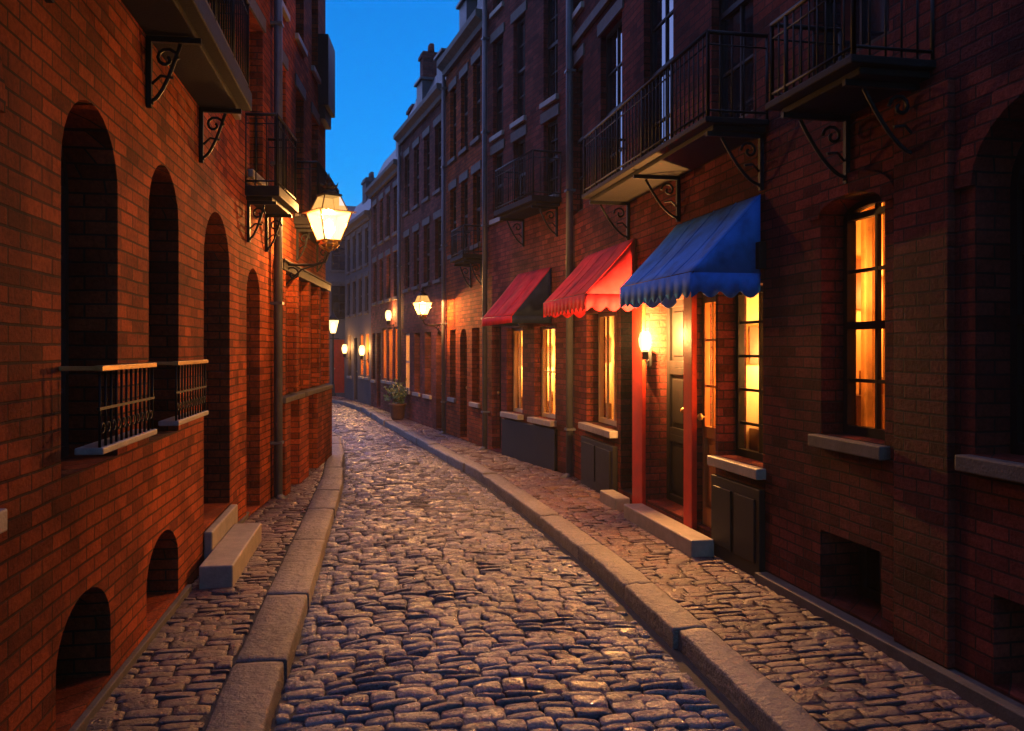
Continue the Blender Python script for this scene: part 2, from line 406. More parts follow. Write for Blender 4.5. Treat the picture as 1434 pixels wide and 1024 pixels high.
# ------------------------------------------------------------------ buildings
class Facade:
    """one building seen from the street: local x runs along the wall, +y is out into the street"""
    def __init__(s, name, label, p, q, left, mat, ztop, s0=0., s1=None, depth=6.):
        p, q = Vector((*p, 0)), Vector((*q, 0))
        s.L = (q - p).length; s.left = left
        s1 = s.L if s1 is None else s1
        a = q if left else p
        d = (p - q if left else q - p).normalized()
        s.root = thing(name, label, 'building', a, math.atan2(d.y, d.x))
        s.x0, s.x1 = (s.L - s1, s.L - s0) if left else (s0, s1)
        s.mat = mat; s.ztop = ztop; s.holes = []; s.depth = depth
        s.mw = Matrix.Translation(a) @ Matrix.Rotation(math.atan2(d.y, d.x), 4, 'Z')
    def X(s, a, b): return (s.L - b, s.L - a) if s.left else (a, b)
    def x(s, a): return s.L - a if s.left else a
    def hole(s, s0, s1, z0, z1, rise=0., depth=.15):
        x0, x1 = s.X(s0, s1); h = dict(x0=x0, x1=x1, z0=z0, z1=z1, rise=rise, d=depth); s.holes.append(h); return h
    def arc(s, h, grow=0., n=14):
        c = (h['x0'] + h['x1']) / 2; a = (h['x1'] - h['x0']) / 2 + grow; sp = h['z1'] - h['rise']
        return [(c - a * math.cos(math.pi * k / n), sp + (h['rise'] + grow) * math.sin(math.pi * k / n)) for k in range(n + 1)]
    def wall(s, back=True):
        xs = sorted({round(v, 4) for v in [s.x0, s.x1] + [h[k] for h in s.holes for k in ('x0', 'x1')] if s.x0 <= v <= s.x1})
        zs = sorted({round(v, 4) for v in [-.15, s.ztop] + [h[k] for h in s.holes for k in ('z0', 'z1')]})
        mb = MB()
        for xa, xb in zip(xs, xs[1:]):
            for za, zb in zip(zs, zs[1:]):
                cx, cz = (xa + xb) / 2, (za + zb) / 2
                if any(h['x0'] < cx < h['x1'] and h['z0'] < cz < h['z1'] for h in s.holes): continue
                mb.face([(xa, 0, za), (xa, 0, zb), (xb, 0, zb), (xb, 0, za)])
        for h in s.holes:
            d = -h['d'] - .09; sp = h['z1'] - h['rise']
            mb.face([(h['x0'], 0, h['z0']), (h['x0'], d, h['z0']), (h['x0'], d, sp), (h['x0'], 0, sp)])
            mb.face([(h['x1'], 0, h['z0']), (h['x1'], 0, sp), (h['x1'], d, sp), (h['x1'], d, h['z0'])])
            mb.face([(h['x0'], 0, h['z0']), (h['x1'], 0, h['z0']), (h['x1'], d, h['z0']), (h['x0'], d, h['z0'])])
            if h['rise'] > 0:
                A = s.arc(h)
                for (xa, za), (xb, zb) in zip(A, A[1:]):
                    mb.face([(xa, 0, za), (xa, 0, h['z1']), (xb, 0, h['z1']), (xb, 0, zb)] if za < h['z1'] - 1e-5 and zb < h['z1'] - 1e-5 else
                            ([(xa, 0, za), (xa, 0, h['z1']), (xb, 0, zb)] if za < h['z1'] - 1e-5 else [(xa, 0, za), (xb, 0, h['z1']), (xb, 0, zb)]))
                    mb.face([(xa, 0, za), (xb, 0, zb), (xb, d, zb), (xa, d, za)])
            else:
                mb.face([(h['x0'], 0, sp), (h['x0'], d, sp), (h['x1'], d, sp), (h['x1'], 0, sp)])
        if back:
            D = -s.depth; a, b, t = s.x0, s.x1, s.ztop
            mb.face([(a, 0, -.15), (a, D, -.15), (a, D, t), (a, 0, t)]); mb.face([(b, 0, -.15), (b, 0, t), (b, D, t), (b, D, -.15)])
            mb.face([(a, D, -.15), (b, D, -.15), (b, D, t), (a, D, t)]); mb.face([(a, 0, t), (a, D, t), (b, D, t), (b, 0, t)])
        return mb.build('wall', s.mat, s.root, weld=True, recalc=False)
    # -- parts -------------------------------------------------------------
    def window(s, s0, s1, z0, z1, rise=0., depth=.15, lit=None, cols=2, rows=4, frame='timber_dark', sill='stone', rail=True, curtain=None, fw=.045, head=None, sillout=.05, colour=(1, .5, .15), shelf=False, ext=.25):
        h = s.hole(s0, s1, z0, z1, rise, depth)
        x0, x1 = h['x0'], h['x1']; sp = z1 - rise; yo, yi = -depth, -depth - .055
        f = MB()
        f.box(x0, x0 + fw, yi, yo, z0, sp); f.box(x1 - fw, x1, yi, yo, z0, sp); f.box(x0 + fw, x1 - fw, yi, yo, z0, z0 + fw * 1.3)
        if rise > 0:
            A, B = s.arc(h), s.arc(h, -fw)
            for k in range(len(A) - 1):
                f.face([(*A[k][:1], yo, A[k][1]), (A[k + 1][0], yo, A[k + 1][1]), (B[k + 1][0], yo, B[k + 1][1]), (B[k][0], yo, B[k][1])])
                f.face([(B[k][0], yo, B[k][1]), (B[k + 1][0], yo, B[k + 1][1]), (B[k + 1][0], yi, B[k + 1][1]), (B[k][0], yi, B[k][1])])
            f.box(x0 + fw, x1 - fw, yi + .008, yo - .004, sp - .02, sp + .02)
        else:
            f.box(x0 + fw, x1 - fw, yi, yo, z1 - fw, z1)
        if rail:
            zm = z0 + (sp - z0) * .5; f.box(x0 + fw, x1 - fw, yi - .012, yo + .006, zm - .024, zm + .024)
        mw = .011
        for k in range(1, cols):
            xc = x0 + (x1 - x0) * k / cols; f.box(xc - mw, xc + mw, yi + .012, yo - .012, z0 + fw, z1 - max(fw, rise * .05))
        for k in range(1, rows):
            zc = z0 + (sp - z0) * k / rows
            if rail and abs(zc - (z0 + (sp - z0) * .5)) < .06: continue
            f.box(x0 + fw, x1 - fw, yi + .014, yo - .014, zc - mw, zc + mw)
        w = f.build('window', M[frame], s.root)
        yp = -depth - .03
        p = MB()
        if rise > 0: p.face([(x1, yp, z0), (x0, yp, z0)] + [(a, yp, b) for a, b in s.arc(h)])
        else: p.face([(x1, yp, z0), (x0, yp, z0), (x0, yp, z1), (x1, yp, z1)])
        p.build('pane', M['glass_clear' if lit else ('glass_black' if z0 < 3 else 'glass_dark')], w, recalc=False)
        if sill:
            b = MB(); b.box(x0 - .05, x1 + .05, -depth + .0, sillout, z0 - .085, z0 - .004)
            b.build('sill', M[sill], w, bevel=.008)
        if head:
            b = MB()
            if rise > 0:
                A, B = s.arc(h, .004), s.arc(h, .13)
                for k in range(len(A) - 1):
                    q = [A[k], A[k + 1], B[k + 1], B[k]]; b.prism(q, 'y', -.02, .022)
            else: b.box(x0 - .07, x1 + .07, -.02, .022, z1 + .002, z1 + .15)
            b.build('lintel', M[head], w)
        if lit:
            r = MB(); e = .015; yb = -depth - .75; yf = -depth - .095
            a, c, t, u = x0 - e, x1 + ext, z0 - e, z1 + e
            r.face([(a, yb, t), (c, yb, t), (c, yb, u), (a, yb, u)]); r.face([(a, yf, t), (a, yb, t), (a, yb, u), (a, yf, u)])
            r.face([(x1, yf, t), (x1, yf, u), (c, yf, u), (c, yf, t)])
            r.face([(c, yf, t), (c, yf, u), (c, yb, u), (c, yb, t)]); r.face([(a, yf, t), (c, yf, t), (c, yb, t), (a, yb, t)]); r.face([(a, yf, u), (a, yb, u), (c, yb, u), (c, yf, u)])
            r.build('interior', M['room'], w, recalc=False)
            g = MB(); xw = x1 + ext; H_ = z1 - z0
            for (ya, yc, za, zc) in ((yb + .42, yb + .62, z0 + H_ * .55, z0 + H_ * .78), (yb + .12, yb + .34, z0 + H_ * .5, z0 + H_ * .7)):
                g.box(xw - .02, xw - .004, ya, yc, za, zc)
            g.box(xw - .16, xw - .004, yb + .05, yf - .04, z0, z0 + H_ * .16)
            for k in range(3): g.tube([(xw - .09, yb + .2 + .15 * k, z0 + H_ * .16), (xw - .09, yb + .2 + .15 * k, z0 + H_ * (.21 + .03 * k))], .025, 8)
            g.build('furniture', M['shelf'], w)
            if shelf:
                g = MB()
                for zz in (z0 + .02, z0 + .30):
                    g.box(x0 + .03, x1 - .03, yb + .02, yb + .28, zz, zz + .03)
                for k in range(6):
                    xx = x0 + .06 + (x1 - x0 - .12) * k / 5.5; hh = random.uniform(.08, .2)
                    g.box(xx, xx + random.uniform(.04, .08), yb + .08, yb + .2, z0 + .051, z0 + .05 + hh)
                    hh = random.uniform(.05, .18); g.box(xx, xx + random.uniform(.03, .07), yb + .08, yb + .2, z0 + .331, z0 + .33 + hh)
                g.build('display_shelf', M['shelf'], w)
            if curtain:
                c_ = MB()
                for (ca, cb) in curtain:
                    n = 48; xa, xb = x0 + (x1 - x0) * ca, x0 + (x1 - x0) * cb
                    pts = []
                    for k in range(n + 1):
                        t_ = k / n; xx = xa + (xb - xa) * t_
                        pts.append((xx, -depth - .19 + .028 * math.sin(t_ * 2 * math.pi * (xb - xa) / .085 + ca * 9) + .01 * math.sin(t_ * 31)))
                    for q0, q1 in zip(pts, pts[1:]):
                        c_.face([(q0[0], q0[1], z0 + .01), (q1[0], q1[1], z0 + .01), (q1[0], q1[1], z1 - .01), (q0[0], q0[1], z1 - .01)], True)
                c_.build('curtain', M['curtain'], w, weld=True, recalc=False)
            l = bpy.data.lights.new('room_lamp', 'POINT'); l.energy = lit * 1.7; l.color = colour; l.shadow_soft_size = .07
            o = bpy.data.objects.new('room_lamp', l); COL.objects.link(o); o.parent = s.root
            o.location = (x1 + ext - .16, yb + .3, z0 + (z1 - z0) * .62)
        return w
    def door(s, s0, s1, z0, z1, rise=0., depth=.2, mat='timber_dark', panels=2, glazed=None, knob=True, leaves=1, lit=None):
        h = s.hole(s0, s1, z0, z1, rise, depth); x0, x1 = h['x0'], h['x1']; sp = z1 - rise
        f = MB(); y0, y1 = -depth - .05, -depth
        xs = [x0 + (x1 - x0) * k / leaves for k in range(leaves + 1)]
        top = sp if rise else z1
        for a, b in zip(xs, xs[1:]):
            st = min(.05 if glazed else .085, (b - a) * .2); g = .003
            if glazed:
                f.box(a + g, a + st, y0, y1, z0, top); f.box(b - st, b - g, y0, y1, z0, top); f.box(a + st, b - st, y0, y1, z0, z0 + .16)
                f.box(a + st, b - st, y0, y1, glazed - .05, glazed + .05); f.box(a + st, b - st, y0, y1, top - .09, top)
                f.box(a + st, b - st, y0, y0 + .02, z0 + .16, glazed - .05); f.box(a + st + .05, b - st - .05, y0 + .02, y0 + .035, z0 + .22, glazed - .11)
                f.box((a + b) / 2 - .012, (a + b) / 2 + .012, y0 + .01, y1 - .01, glazed + .05, top - .09)
                for zz in (.33, .66):
                    zc = glazed + (top - glazed) * zz; f.box(a + st, b - st, y0 + .012, y1 - .012, zc - .01, zc + .01)
            else:
                f.box(a + g, a + st, y0, y1, z0, top); f.box(b - st, b - g, y0, y1, z0, top)
                zz = [z0 + (top - z0) * k / panels for k in range(panels + 1)]
                for k in range(panels):
                    f.box(a + st, b - st, y0, y1, zz[k], zz[k] + .07); f.box(a + st, b - st, y0, y0 + .02, zz[k] + .07, zz[k + 1] - .07)
                    f.box(a + st, b - st, y0, y1, zz[k + 1] - .07, zz[k + 1] - .001)
                    f.box(a + st + .05, b - st - .05, y0 + .02, y0 + .036, zz[k] + .12, zz[k + 1] - .12)
        d = f.build('door', M[mat], s.root, bevel=.003)
        if rise:
            p = MB(); p.face([(a, -depth - .03, b) for a, b in s.arc(h)]); p.build('fanlight', M['glass_black'], d, recalc=False)
        if glazed:
            p = MB(); p.face([(x1, -depth - .03, glazed), (x0, -depth - .03, glazed), (x0, -depth - .03, z1), (x1, -depth - .03, z1)]); p.build('pane', M['glass_clear' if lit else 'glass_dark'], d, recalc=False)
        if knob:
            k = MB(); k.lathe([(.006, 0), (.01, .02), (.028, .03), (.032, .045), (.024, .06), (.004, .065)], 12)
            o = k.build('handle', M['brass'], d, loc=(x0 + (x1 - x0) * (.5 if leaves == 2 else .86), -depth, z0 + .95)); o.rotation_euler = (R(-90), 0, 0)
        if lit:
            r = MB(); yb = -depth - .75; yf = -depth - .095; e = .01
            a, c, t, u = x0 - e, x1 + e, z0, z1 + e
            r.face([(a, yb, t), (c, yb, t), (c, yb, u), (a, yb, u)]); r.face([(a, yf, t), (a, yb, t), (a, yb, u), (a, yf, u)])
            r.face([(c, yf, t), (c, yf, u), (c, yb, u), (c, yb, t)]); r.face([(a, yf, u), (a, yb, u), (c, yb, u), (c, yf, u)]); r.face([(a, yf, t), (c, yf, t), (c, yb, t), (a, yb, t)])
            r.build('interior', M['room'], d, recalc=False)
            l = bpy.data.lights.new('room_lamp', 'POINT'); l.energy = lit * 1.7; l.color = (1, .5, .15); l.shadow_soft_size = .07
            o = bpy.data.objects.new('room_lamp', l); COL.objects.link(o); o.parent = s.root; o.location = (x1 - .05, yb + .2, z1 - .6)
        return d
    def part(s, name, mat, boxes, bevel=.006, parent=None, label=None):
        for (a, b, y0, y1, z0, z1) in boxes:
            mb = MB(); x0, x1 = s.X(a, b); mb.box(x0, x1, y0, y1, z0, z1)
            o = mb.build(name, M[mat], parent or s.root, bevel=bevel)
            if label: o['label'] = label
        return o
    def pipe(s, a, z0, z1, r=.045, y=.07):
        mb = MB(); x = s.x(a); mb.tube([(x, y, z0), (x, y, z1)], r, 12)
        z = z0 + .6
        while z < z1: mb.box(x - r - .012, x + r + .012, .0, y + r + .006, z, z + .03); z += 1.6
        mb.tube([(x, y, z0 + .02), (x, y + .02, z0 - .02), (x, y + .09, z0 - .06)], r, 12)
        return mb.build('drainpipe', M['lead'], s.root)
    def balcony(s, s0, s1, z, out=.5, slab=.1, rail=.65, brackets=(), step=.085, posts=True, ends=(True, True)):
        x0, x1 = s.X(s0, s1)
        b = MB(); b.box(x0, x1, 0, out, z, z + slab); b.box(x0 + .05, x1 - .05, .0, out - .08, z - .04, z)
        sl = b.build('balcony', M['slab'], s.root, bevel=.008)
        t = MB(); zt = z + slab + rail; zb = z + slab + .05; e = .03
        runs = [((x0 + e, out - e), (x1 - e, out - e))]
        runs += [((x0 + e, .0), (x0 + e, out - e)), ((x1 - e, .0), (x1 - e, out - e))]
        for (a, c) in runs:
            L = math.hypot(c[0] - a[0], c[1] - a[1])
            t.tube([(*a, zt), (*c, zt)], .016, 6); t.tube([(*a, zb), (*c, zb)], .010, 5); t.tube([(*a, zt - .09), (*c, zt - .09)], .007, 5)
            n = max(1, int(L / step))
            for k in range(n + 1):
                q = k / n; xx, yy = a[0] + (c[0] - a[0]) * q, a[1] + (c[1] - a[1]) * q
                big = k in (0, n) or (posts and k % 8 == 0)
                t.tube([(xx, yy, z + slab), (xx, yy, zt)], .014 if big else .0062, 5)
        t.build('railing', M['iron'], sl)
        for bs in brackets:
            xx = s.x(bs); g = MB(); q = .016
            g.box(xx - q, xx + q, .0, .03, z - .46, z - .05)
            pts = [(xx, .03, z - .44)] + [(xx, .03 + (out - .2) * k / 8, z - .42 + .34 * (k / 8) ** 1.6) for k in range(9)]
            g.tube(pts, .012, 6)
            cy, cz = .11, z - .17
            g.tube([(xx, cy + (.07 - .0048 * k) * math.cos(k * .6), cz + (.07 - .0048 * k) * math.sin(k * .6)) for k in range(13)], .011, 6)
            g.tube([(xx, .03, z - .32), (xx, .08, z - .27), (xx, .15, z - .28)], .009, 6)
            g.box(xx - q, xx + q, .0, out - .05, z - .075, z - .042)
            g.build('bracket', M['iron'], sl)
        return sl
    def cornice(s, z, out=.18, h=.3, mat='dark_stone'):
        mb = MB(); a, b = s.x0, s.x1
        mb.prism([(0, z), (out * .35, z), (out * .45, z + h * .3), (out * .8, z + h * .5), (out, z + h * .6), (out, z + h), (0, z + h)], 'x', a + .004, b - .004)
        return mb.build('cornice', M[mat], s.root)
    def mansard(s, z, h=.95, setback=.55, dormers=(), chimneys=()):
        mb = MB(); a, b = s.x0, s.x1; D = -s.depth
        mb.prism([(.05, z), (.02, z + .06), (-setback, z + h), (-setback - 2.2, z + h + .35), (D, z + h), (D, z)], 'x', a + .003, b - .003)
        rf = mb.build('roof', M['slate'], s.root)
        for d0, d1 in dormers:
            x0, x1 = s.X(d0, d1); g = MB(); g.box(x0, x1, -setback - .6, -.1, z + .12, z + h - .08); g.box(x0 - .05, x1 + .05, -setback - .6, -.04, z + h - .08, z + h - .02)
            dm = g.build('dormer', M['slate'], rf, bevel=.006)
        for c0, c1, hh in chimneys:
            x0, x1 = s.X(c0, c1); g = MB(); g.box(x0, x1, -.75, -.28, z + h * .2, z + h + hh); g.box(x0 - .04, x1 + .04, -.79, -.24, z + h + hh - .16, z + h + hh - .08)
            for k in (.3, .7): g.lathe([(.075, z + h + hh - .02), (.06, z + h + hh + .22)], 10, (x0 + (x1 - x0) * k, -.52))
            g.build('chimney', s.mat, rf)
        return rf
    def world(s, a, y, z): return s.mw @ Vector((s.x(a), y, z))

# ---- left, near: orange brick with arched windows
A = Facade('brick_building', 'tall orange brick building with arched windows on the near left', LW[0], LW[1], True, M['brick_near'], 7.3, s0=-3.2)
A.window(3.48, 4.29, 1.15, 2.87, .36, .24, cols=2, rows=4, frame='frame_brown', sill=None)
A.window(4.90, 5.67, 1.15, 2.87, .34, .24, cols=2, rows=4, frame='frame_brown', sill=None)
A.window(1.7, 2.75, 1.15, 2.95, .4, .24, cols=2, rows=4, head='brick_near', sillout=.06)
A.door(6.52, 7.70, .30, 2.86, .45, .26, panels=3, leaves=2)
A.window(3.42, 4.17, .05, .58, .26, .3, cols=3, rows=1, rail=False, sill=None)
A.window(4.85, 5.66, .05, .55, .26, .3, cols=3, rows=1, rail=False, sill=None)
for a, b in ((1.2, 2.0), (2.6, 3.4), (4.2, 5.0), (5.7, 6.5), (7.2, 8.0)):
    A.window(a, b, 3.98, 5.35, .12, .2, cols=2, rows=4, head='dark_stone')
for a, b in ((1.2, 2.0), (2.6, 3.4), (4.2, 5.0), (5.7, 6.5), (7.2, 8.0)):
    A.window(a, b, 5.75, 6.8, 0, .2, cols=2, rows=4, head='dark_stone')
A.wall()
A.part('plinth', 'dark_stone', [(-3.2, 5.93, 0, .035, -.12, .035), (7.76, 8.7, 0, .035, -.12, .035)])
A.balcony(2.6, 6.55, 3.58, .36, .14, .7, (4.85, 6.35, 3.3))
A.cornice(7.0)
A.part('string_course', 'dark_stone', [(-3.2, 8.7, 0, .05, 5.48, 5.6)])
# shallow iron balconettes in front of the two arched windows
for a, b in ((3.45, 4.36), (4.86, 5.76)):
    x0, x1 = A.X(a, b); out = .16
    g = MB(); g.box(x0, x1, .062, out + .02, 1.25, 1.28); t = g.build('balconette', M['stone'], A.root, bevel=.006)
    g = MB(); zt = 1.62
    g.box(x0, x1, out - .018, out + .018, zt - .012, zt + .012); g.box(x0, x0 + .02, 0, out, zt - .01, zt + .01); g.box(x1 - .02, x1, 0, out, zt - .01, zt + .01)
    hr = g.build('handrail', M['brass'], t, bevel=.003)
    g = MB(); n = 11
    for k in range(n + 1):
        xx = x0 + .02 + (x1 - x0 - .04) * k / n; g.tube([(xx, out, 1.28), (xx, out, zt - .012)], .0065, 5)
        if k < n: g.tube([(xx + .04 + .022 * math.cos(q * .7), out, 1.36 + .022 * math.sin(q * .7)) for q in range(9)], .004, 4)
    g.box(x0, x1, out - .006, out + .006, 1.44, 1.452)
    g.build('railing', M['iron'], t)

# ---- left, second: narrower brick front that leans into the street
B = Facade('brick_building', 'second brick building on the left, carrying the big lantern', LW[1], LW[2], True, M['brick_near'], 8.0, depth=8)
B.door(.32, .92, .02, 2.55, .3, .16, panels=3)
B.window(1.84, 2.42, 1.2, 2.52, .28, .34, cols=2, rows=3, sill=None)
B.window(2.72, 3.34, 1.2, 2.52, .3, .34, cols=2, rows=3, sill=None)
B.window(3.64, 4.26, 1.2, 2.52, .28, .34, cols=2, rows=3, sill=None)
B.window(4.58, 5.2, 1.2, 2.52, .28, .34, cols=2, rows=3, sill=None)
B.door(1.9, 2.4, .0, .86, 0, .3, panels=1, knob=False)
B.door(3.3, 3.95, .0, .9, 0, .3, panels=1, knob=False)
for z0, z1 in ((3.55, 5.2), (5.9, 7.3)):
    for a in (.45, 1.75, 3.05, 4.35):
        B.window(a, a + .62, z0, z1, 0, .16, cols=2, rows=4, head='dark_stone')
B.wall()
B.pipe(1.5, .02, 7.7, .05, .08)
B.part('beam', 'timber_dark', [(1.62, 5.5, 0, .12, 2.64, 2.74)])
B.part('beam_cap', 'dark_stone', [(1.62, 5.5, 0, .14, 2.743, 2.765)])
for a in (1.64, 2.5, 3.42, 4.34, 5.26): B.part('pier', 'brick_near', [(a, a + .16, 0, .11, 1.17, 2.63)])
B.part('ledge', 'dark_stone', [(1.62, 2.9, 0, .15, 1.08, 1.14), (3.15, 5.5, 0, .15, 1.08, 1.14)])
B.part('plinth', 'brick_near', [(1.62, 1.95, 0, .14, -.1, 1.078), (2.55, 3.25, 0, .14, -.1, 1.078), (4.0, 5.5, 0, .14, -.1, 1.078)])
B.balcony(.25, 1.35, 3.25, .34, .1, .72, (.35, 1.2))
B.balcony(2.9, 5.0, 3.35, .34, .1, .72, (3.1, 4.8))
B.part('oriel', 'timber_dark', [(4.95, 5.72, 0, .16, 5.5, 6.6), (5.0, 5.7, 0, .1, 5.3, 5.5)])
B.cornice(7.7)

# ---- right, near: shops with awnings
C = Facade('brick_building', 'long dark red brick building with lit shop windows and awnings on the right', RW[0], RW[1], False, M['brick_right'], 11.5, s0=-2.6)
C.window(2.05, 3.22, 1.18, 2.92, .4, .2, cols=2, rows=4, head='brick_right', sill='dark_stone', sillout=.08)
C.window(3.94, 4.61, 1.15, 2.66, .1, .16, lit=4.5, cols=2, rows=4, curtain=[(.0, .30), (.5, .74), (.86, 1.1)], head='brick_right', sill='dark_stone', sillout=.07, colour=(1, .36, .07))
C.window(5.40, 6.17, .82, 2.2, 0, .16, lit=13, cols=2, rows=5, rail=False, curtain=[(.0, .16), (.62, .8)], frame='timber_dark', sill='stone', sillout=.08, shelf=True, ext=.03)
C.door(6.22, 6.60, .16, 2.2, 0, .05, mat='timber_orange', glazed=.98, lit=22, knob=True)
C.door(6.80, 7.88, .16, 2.2, 0, .22, mat='timber_dark', panels=3, leaves=2)
C.door(8.24, 8.72, .14, 2.15, 0, .2, mat='timber_dark', panels=3)
C.window(8.84, 10.05, .78, 2.16, 0, .16, lit=8, cols=4, rows=1, rail=False, curtain=[(.02, .45), (.6, .98)], frame='frame_cream', sill='stone', sillout=.1)
for a, b in ((3.9, 4.7), (5.55, 6.3), (7.15, 7.95), (8.65, 9.45), (10.2, 10.8)):
    C.window(a, b, 3.52, 5.5, 0, .07, cols=2, rows=4, head='dark_stone', sill=None)
    C.window(a, b, 6.2, 7.7, 0, .07, cols=2, rows=4, head='dark_stone')
C.window(2.1, 2.9, 3.52, 5.5, 0, .18, cols=2, rows=4, head='dark_stone', sill=None)
C.window(3.98, 4.62, .08, .52, 0, .28, cols=3, rows=1, rail=False, sill=None)
C.window(2.2, 3.1, .08, .52, 0, .28, cols=3, rows=1, rail=False, sill=None)
C.wall()
C.part('plinth', 'dark_stone', [(-2.6, 5.34, 0, .1, -.12, .06)])
C.part('pilaster', 'brick_right', [(3.36, 3.8, 0, .045, .062, 3.1)])
C.part('pilaster', 'timber_red', [(6.60, 6.79, 0, .05, .0, 2.28)], label='red painted pilaster beside the glazed shop door')
C.part('pilaster', 'timber_red', [(7.89, 8.2, 0, .04, .0, 2.28)], label='red painted pilaster by the small wall lamp')
C.part('stall_riser', 'timber_dark', [(5.36, 6.2, 0, .05, -.02, .66), (8.8, 10.1, 0, .06, -.02, .6)])
C.part('riser_panel', 'timber_dark', [(5.42, 5.75, .05, .065, .1, .58), (5.81, 6.14, .05, .065, .1, .58), (8.88, 9.42, .06, .075, .1, .54), (9.48, 10.02, .06, .075, .1, .54)])
C.part('fascia', 'timber_dark', [(5.34, 8.22, 0, .06, 2.3, 2.5), (8.24, 10.12, 0, .06, 2.3, 2.5)])
C.balcony(3.5, 4.42, 3.19, .5, .045, .48, (3.65, 4.3))
C.balcony(5.3, 8.55, 3.35, .5, .045, .62, (5.4, 7.0, 8.4))
C.pipe(10.62, .02, 11, .05)
C.part('string_course', 'dark_stone', [(-2.6, 10.7, 0, .05, 5.75, 5.87), (-2.6, 10.7, 0, .05, 8.2, 8.35)])

# ---- right, second to sixth, bending away to the left
D = Facade('brick_building', 'plum brick building beyond the two drainpipes on the right', RW[1], RW[2], False, M['brick_plum'], 9.6)
D.window(.58, 1.34, .70, 2.05, 0, .12, lit=13, cols=3, rows=2, rail=False, curtain=[(.1, .42), (.55, .95)], frame='frame_cream', sill='stone', sillout=.1)
D.window(1.82, 2.5, .70, 2.05, 0, .12, lit=8, cols=3, rows=1, rail=False, curtain=[(.0, .4), (.55, 1.)], frame='frame_cream', sill='stone', sillout=.1)
D.door(2.75, 3.2, .02, 2.1, 0, .14, panels=3)
for z0, z1 in ((3.9, 5.0), (5.3, 6.9), (7.4, 8.8)):
    for a in (.5, 1.7, 2.65): D.window(a, a + .5, z0, z1, 0, .07, cols=2, rows=4, head='dark_stone')
D.wall()
D.part('stall_riser', 'timber_dark', [(.5, 2.6, 0, .05, -.02, .58)])
D.balcony(.36, 1.9, 3.75, .45, .08, .62, (.5, 1.75))
D.pipe(3.36, .02, 9.2, .045)
D.cornice(9.3)
E_ = Facade('brick_building', 'third brick building on the right with a tiny balcony, lit orange at street level', RW[2], RW[3], False, M['brick_near'], 7.5)
E_.window(.45, .95, .75, 2.1, 0, .14, cols=2, rows=3, frame='timber_dark')
E_.door(1.3, 1.8, .02, 2.1, .2, .16, panels=3)
E_.window(2.15, 2.6, .75, 2.1, 0, .14, cols=2, rows=3)
for z0, z1 in ((3.6, 4.9), (5.5, 6.9)):
    for a in (.4, 1.25, 2.1): E_.window(a, a + .48, z0, z1, 0, .07, cols=2, rows=4, head='dark_stone', sill='dark_stone')
E_.wall(); E_.balcony(.2, 1.1, 3.3, .38, .07, .5, (.3, 1.0)); E_.pipe(2.86, .02, 7.3, .04)
E_.cornice(7.3, .2, .28); E_.mansard(7.58, .95, .4, dormers=((.4, .95), (1.7, 2.25)))
F = Facade('brick_building', 'fourth mauve brick building on the right with a slate mansard roof and chimney', RW[3], RW[4], False, M['brick_mauve'], 7.1)
F.door(.35, .85, .02, 2.1, .2, .16, panels=3)
F.window(1.3, 1.9, .7, 2.1, 0, .14, cols=2, rows=3)
F.window(2.4, 3.0, .7, 2.1, 0, .14, cols=2, rows=3)
F.window(3.5, 4.1, .7, 2.1, 0, .03, lit=10, cols=3, rows=2, frame='frame_cream')
for z0, z1 in ((3.2, 4.5), (5.1, 6.5)):
    for a in (.4, 1.45, 2.5, 3.55): F.window(a, a + .55, z0, z1, 0, .07, cols=2, rows=4, head='dark_stone', sill='dark_stone')
F.wall(); F.cornice(6.9, .2, .26); F.mansard(7.16, .95, .4, dormers=((.6, 1.2), (2.6, 3.2)), chimneys=((3.3, 3.62, .85),)); F.pipe(4.45, .02, 6.9, .045)
G = Facade('brick_building', 'fifth brick building on the right with lit shop windows near the bend', RW[4], RW[5], False, M['brick_mauve'], 6.5)
for a in (.3, 1.15, 2.0): G.window(a, a + .6, .85, 2.3, 0, .03, lit=14, cols=2, rows=1, rail=False, frame='timber_orange')
G.door(2.9, 3.5, .02, 2.2, 0, .14, panels=3); G.window(3.8, 4.3, .8, 2.2, 0, .12, cols=2, rows=3)
for z0, z1 in ((3.1, 4.3), (4.8, 6.0)):
    for a in (.4, 1.45, 2.5, 3.55): G.window(a, a + .55, z0, z1, 0, .07, cols=2, rows=4, head='dark_stone', sill='dark_stone')
G.wall(); G.cornice(6.3, .2, .26); G.mansard(6.56, .9, .4, dormers=((.6, 1.2),), chimneys=((.0, .5, .55),))
H = Facade('brick_building', 'sixth and farthest brick building on the right where the street bends', RW[5], RW[6], False, M['plaster'], 5.9)
for a in (.3, 1.2): H.window(a, a + .55, .85, 2.2, 0, .03, lit=14, cols=2, rows=1, rail=False, frame='timber_orange')
H.door(2.2, 2.8, .02, 2.1, 0, .14, panels=3); H.window(3.3, 3.9, .8, 2.2, 0, .12, cols=2, rows=3)
for z0, z1 in ((2.9, 4.0), (4.4, 5.5)):
    for a in (.4, 1.45, 2.5, 3.55): H.window(a, a + .55, z0, z1, 0, .07, cols=2, rows=4, head='dark_stone', sill='dark_stone')
H.wall(); H.cornice(5.7, .2, .26); H.mansard(5.96, .85, .4, chimneys=((2.2, 2.8, .6),))
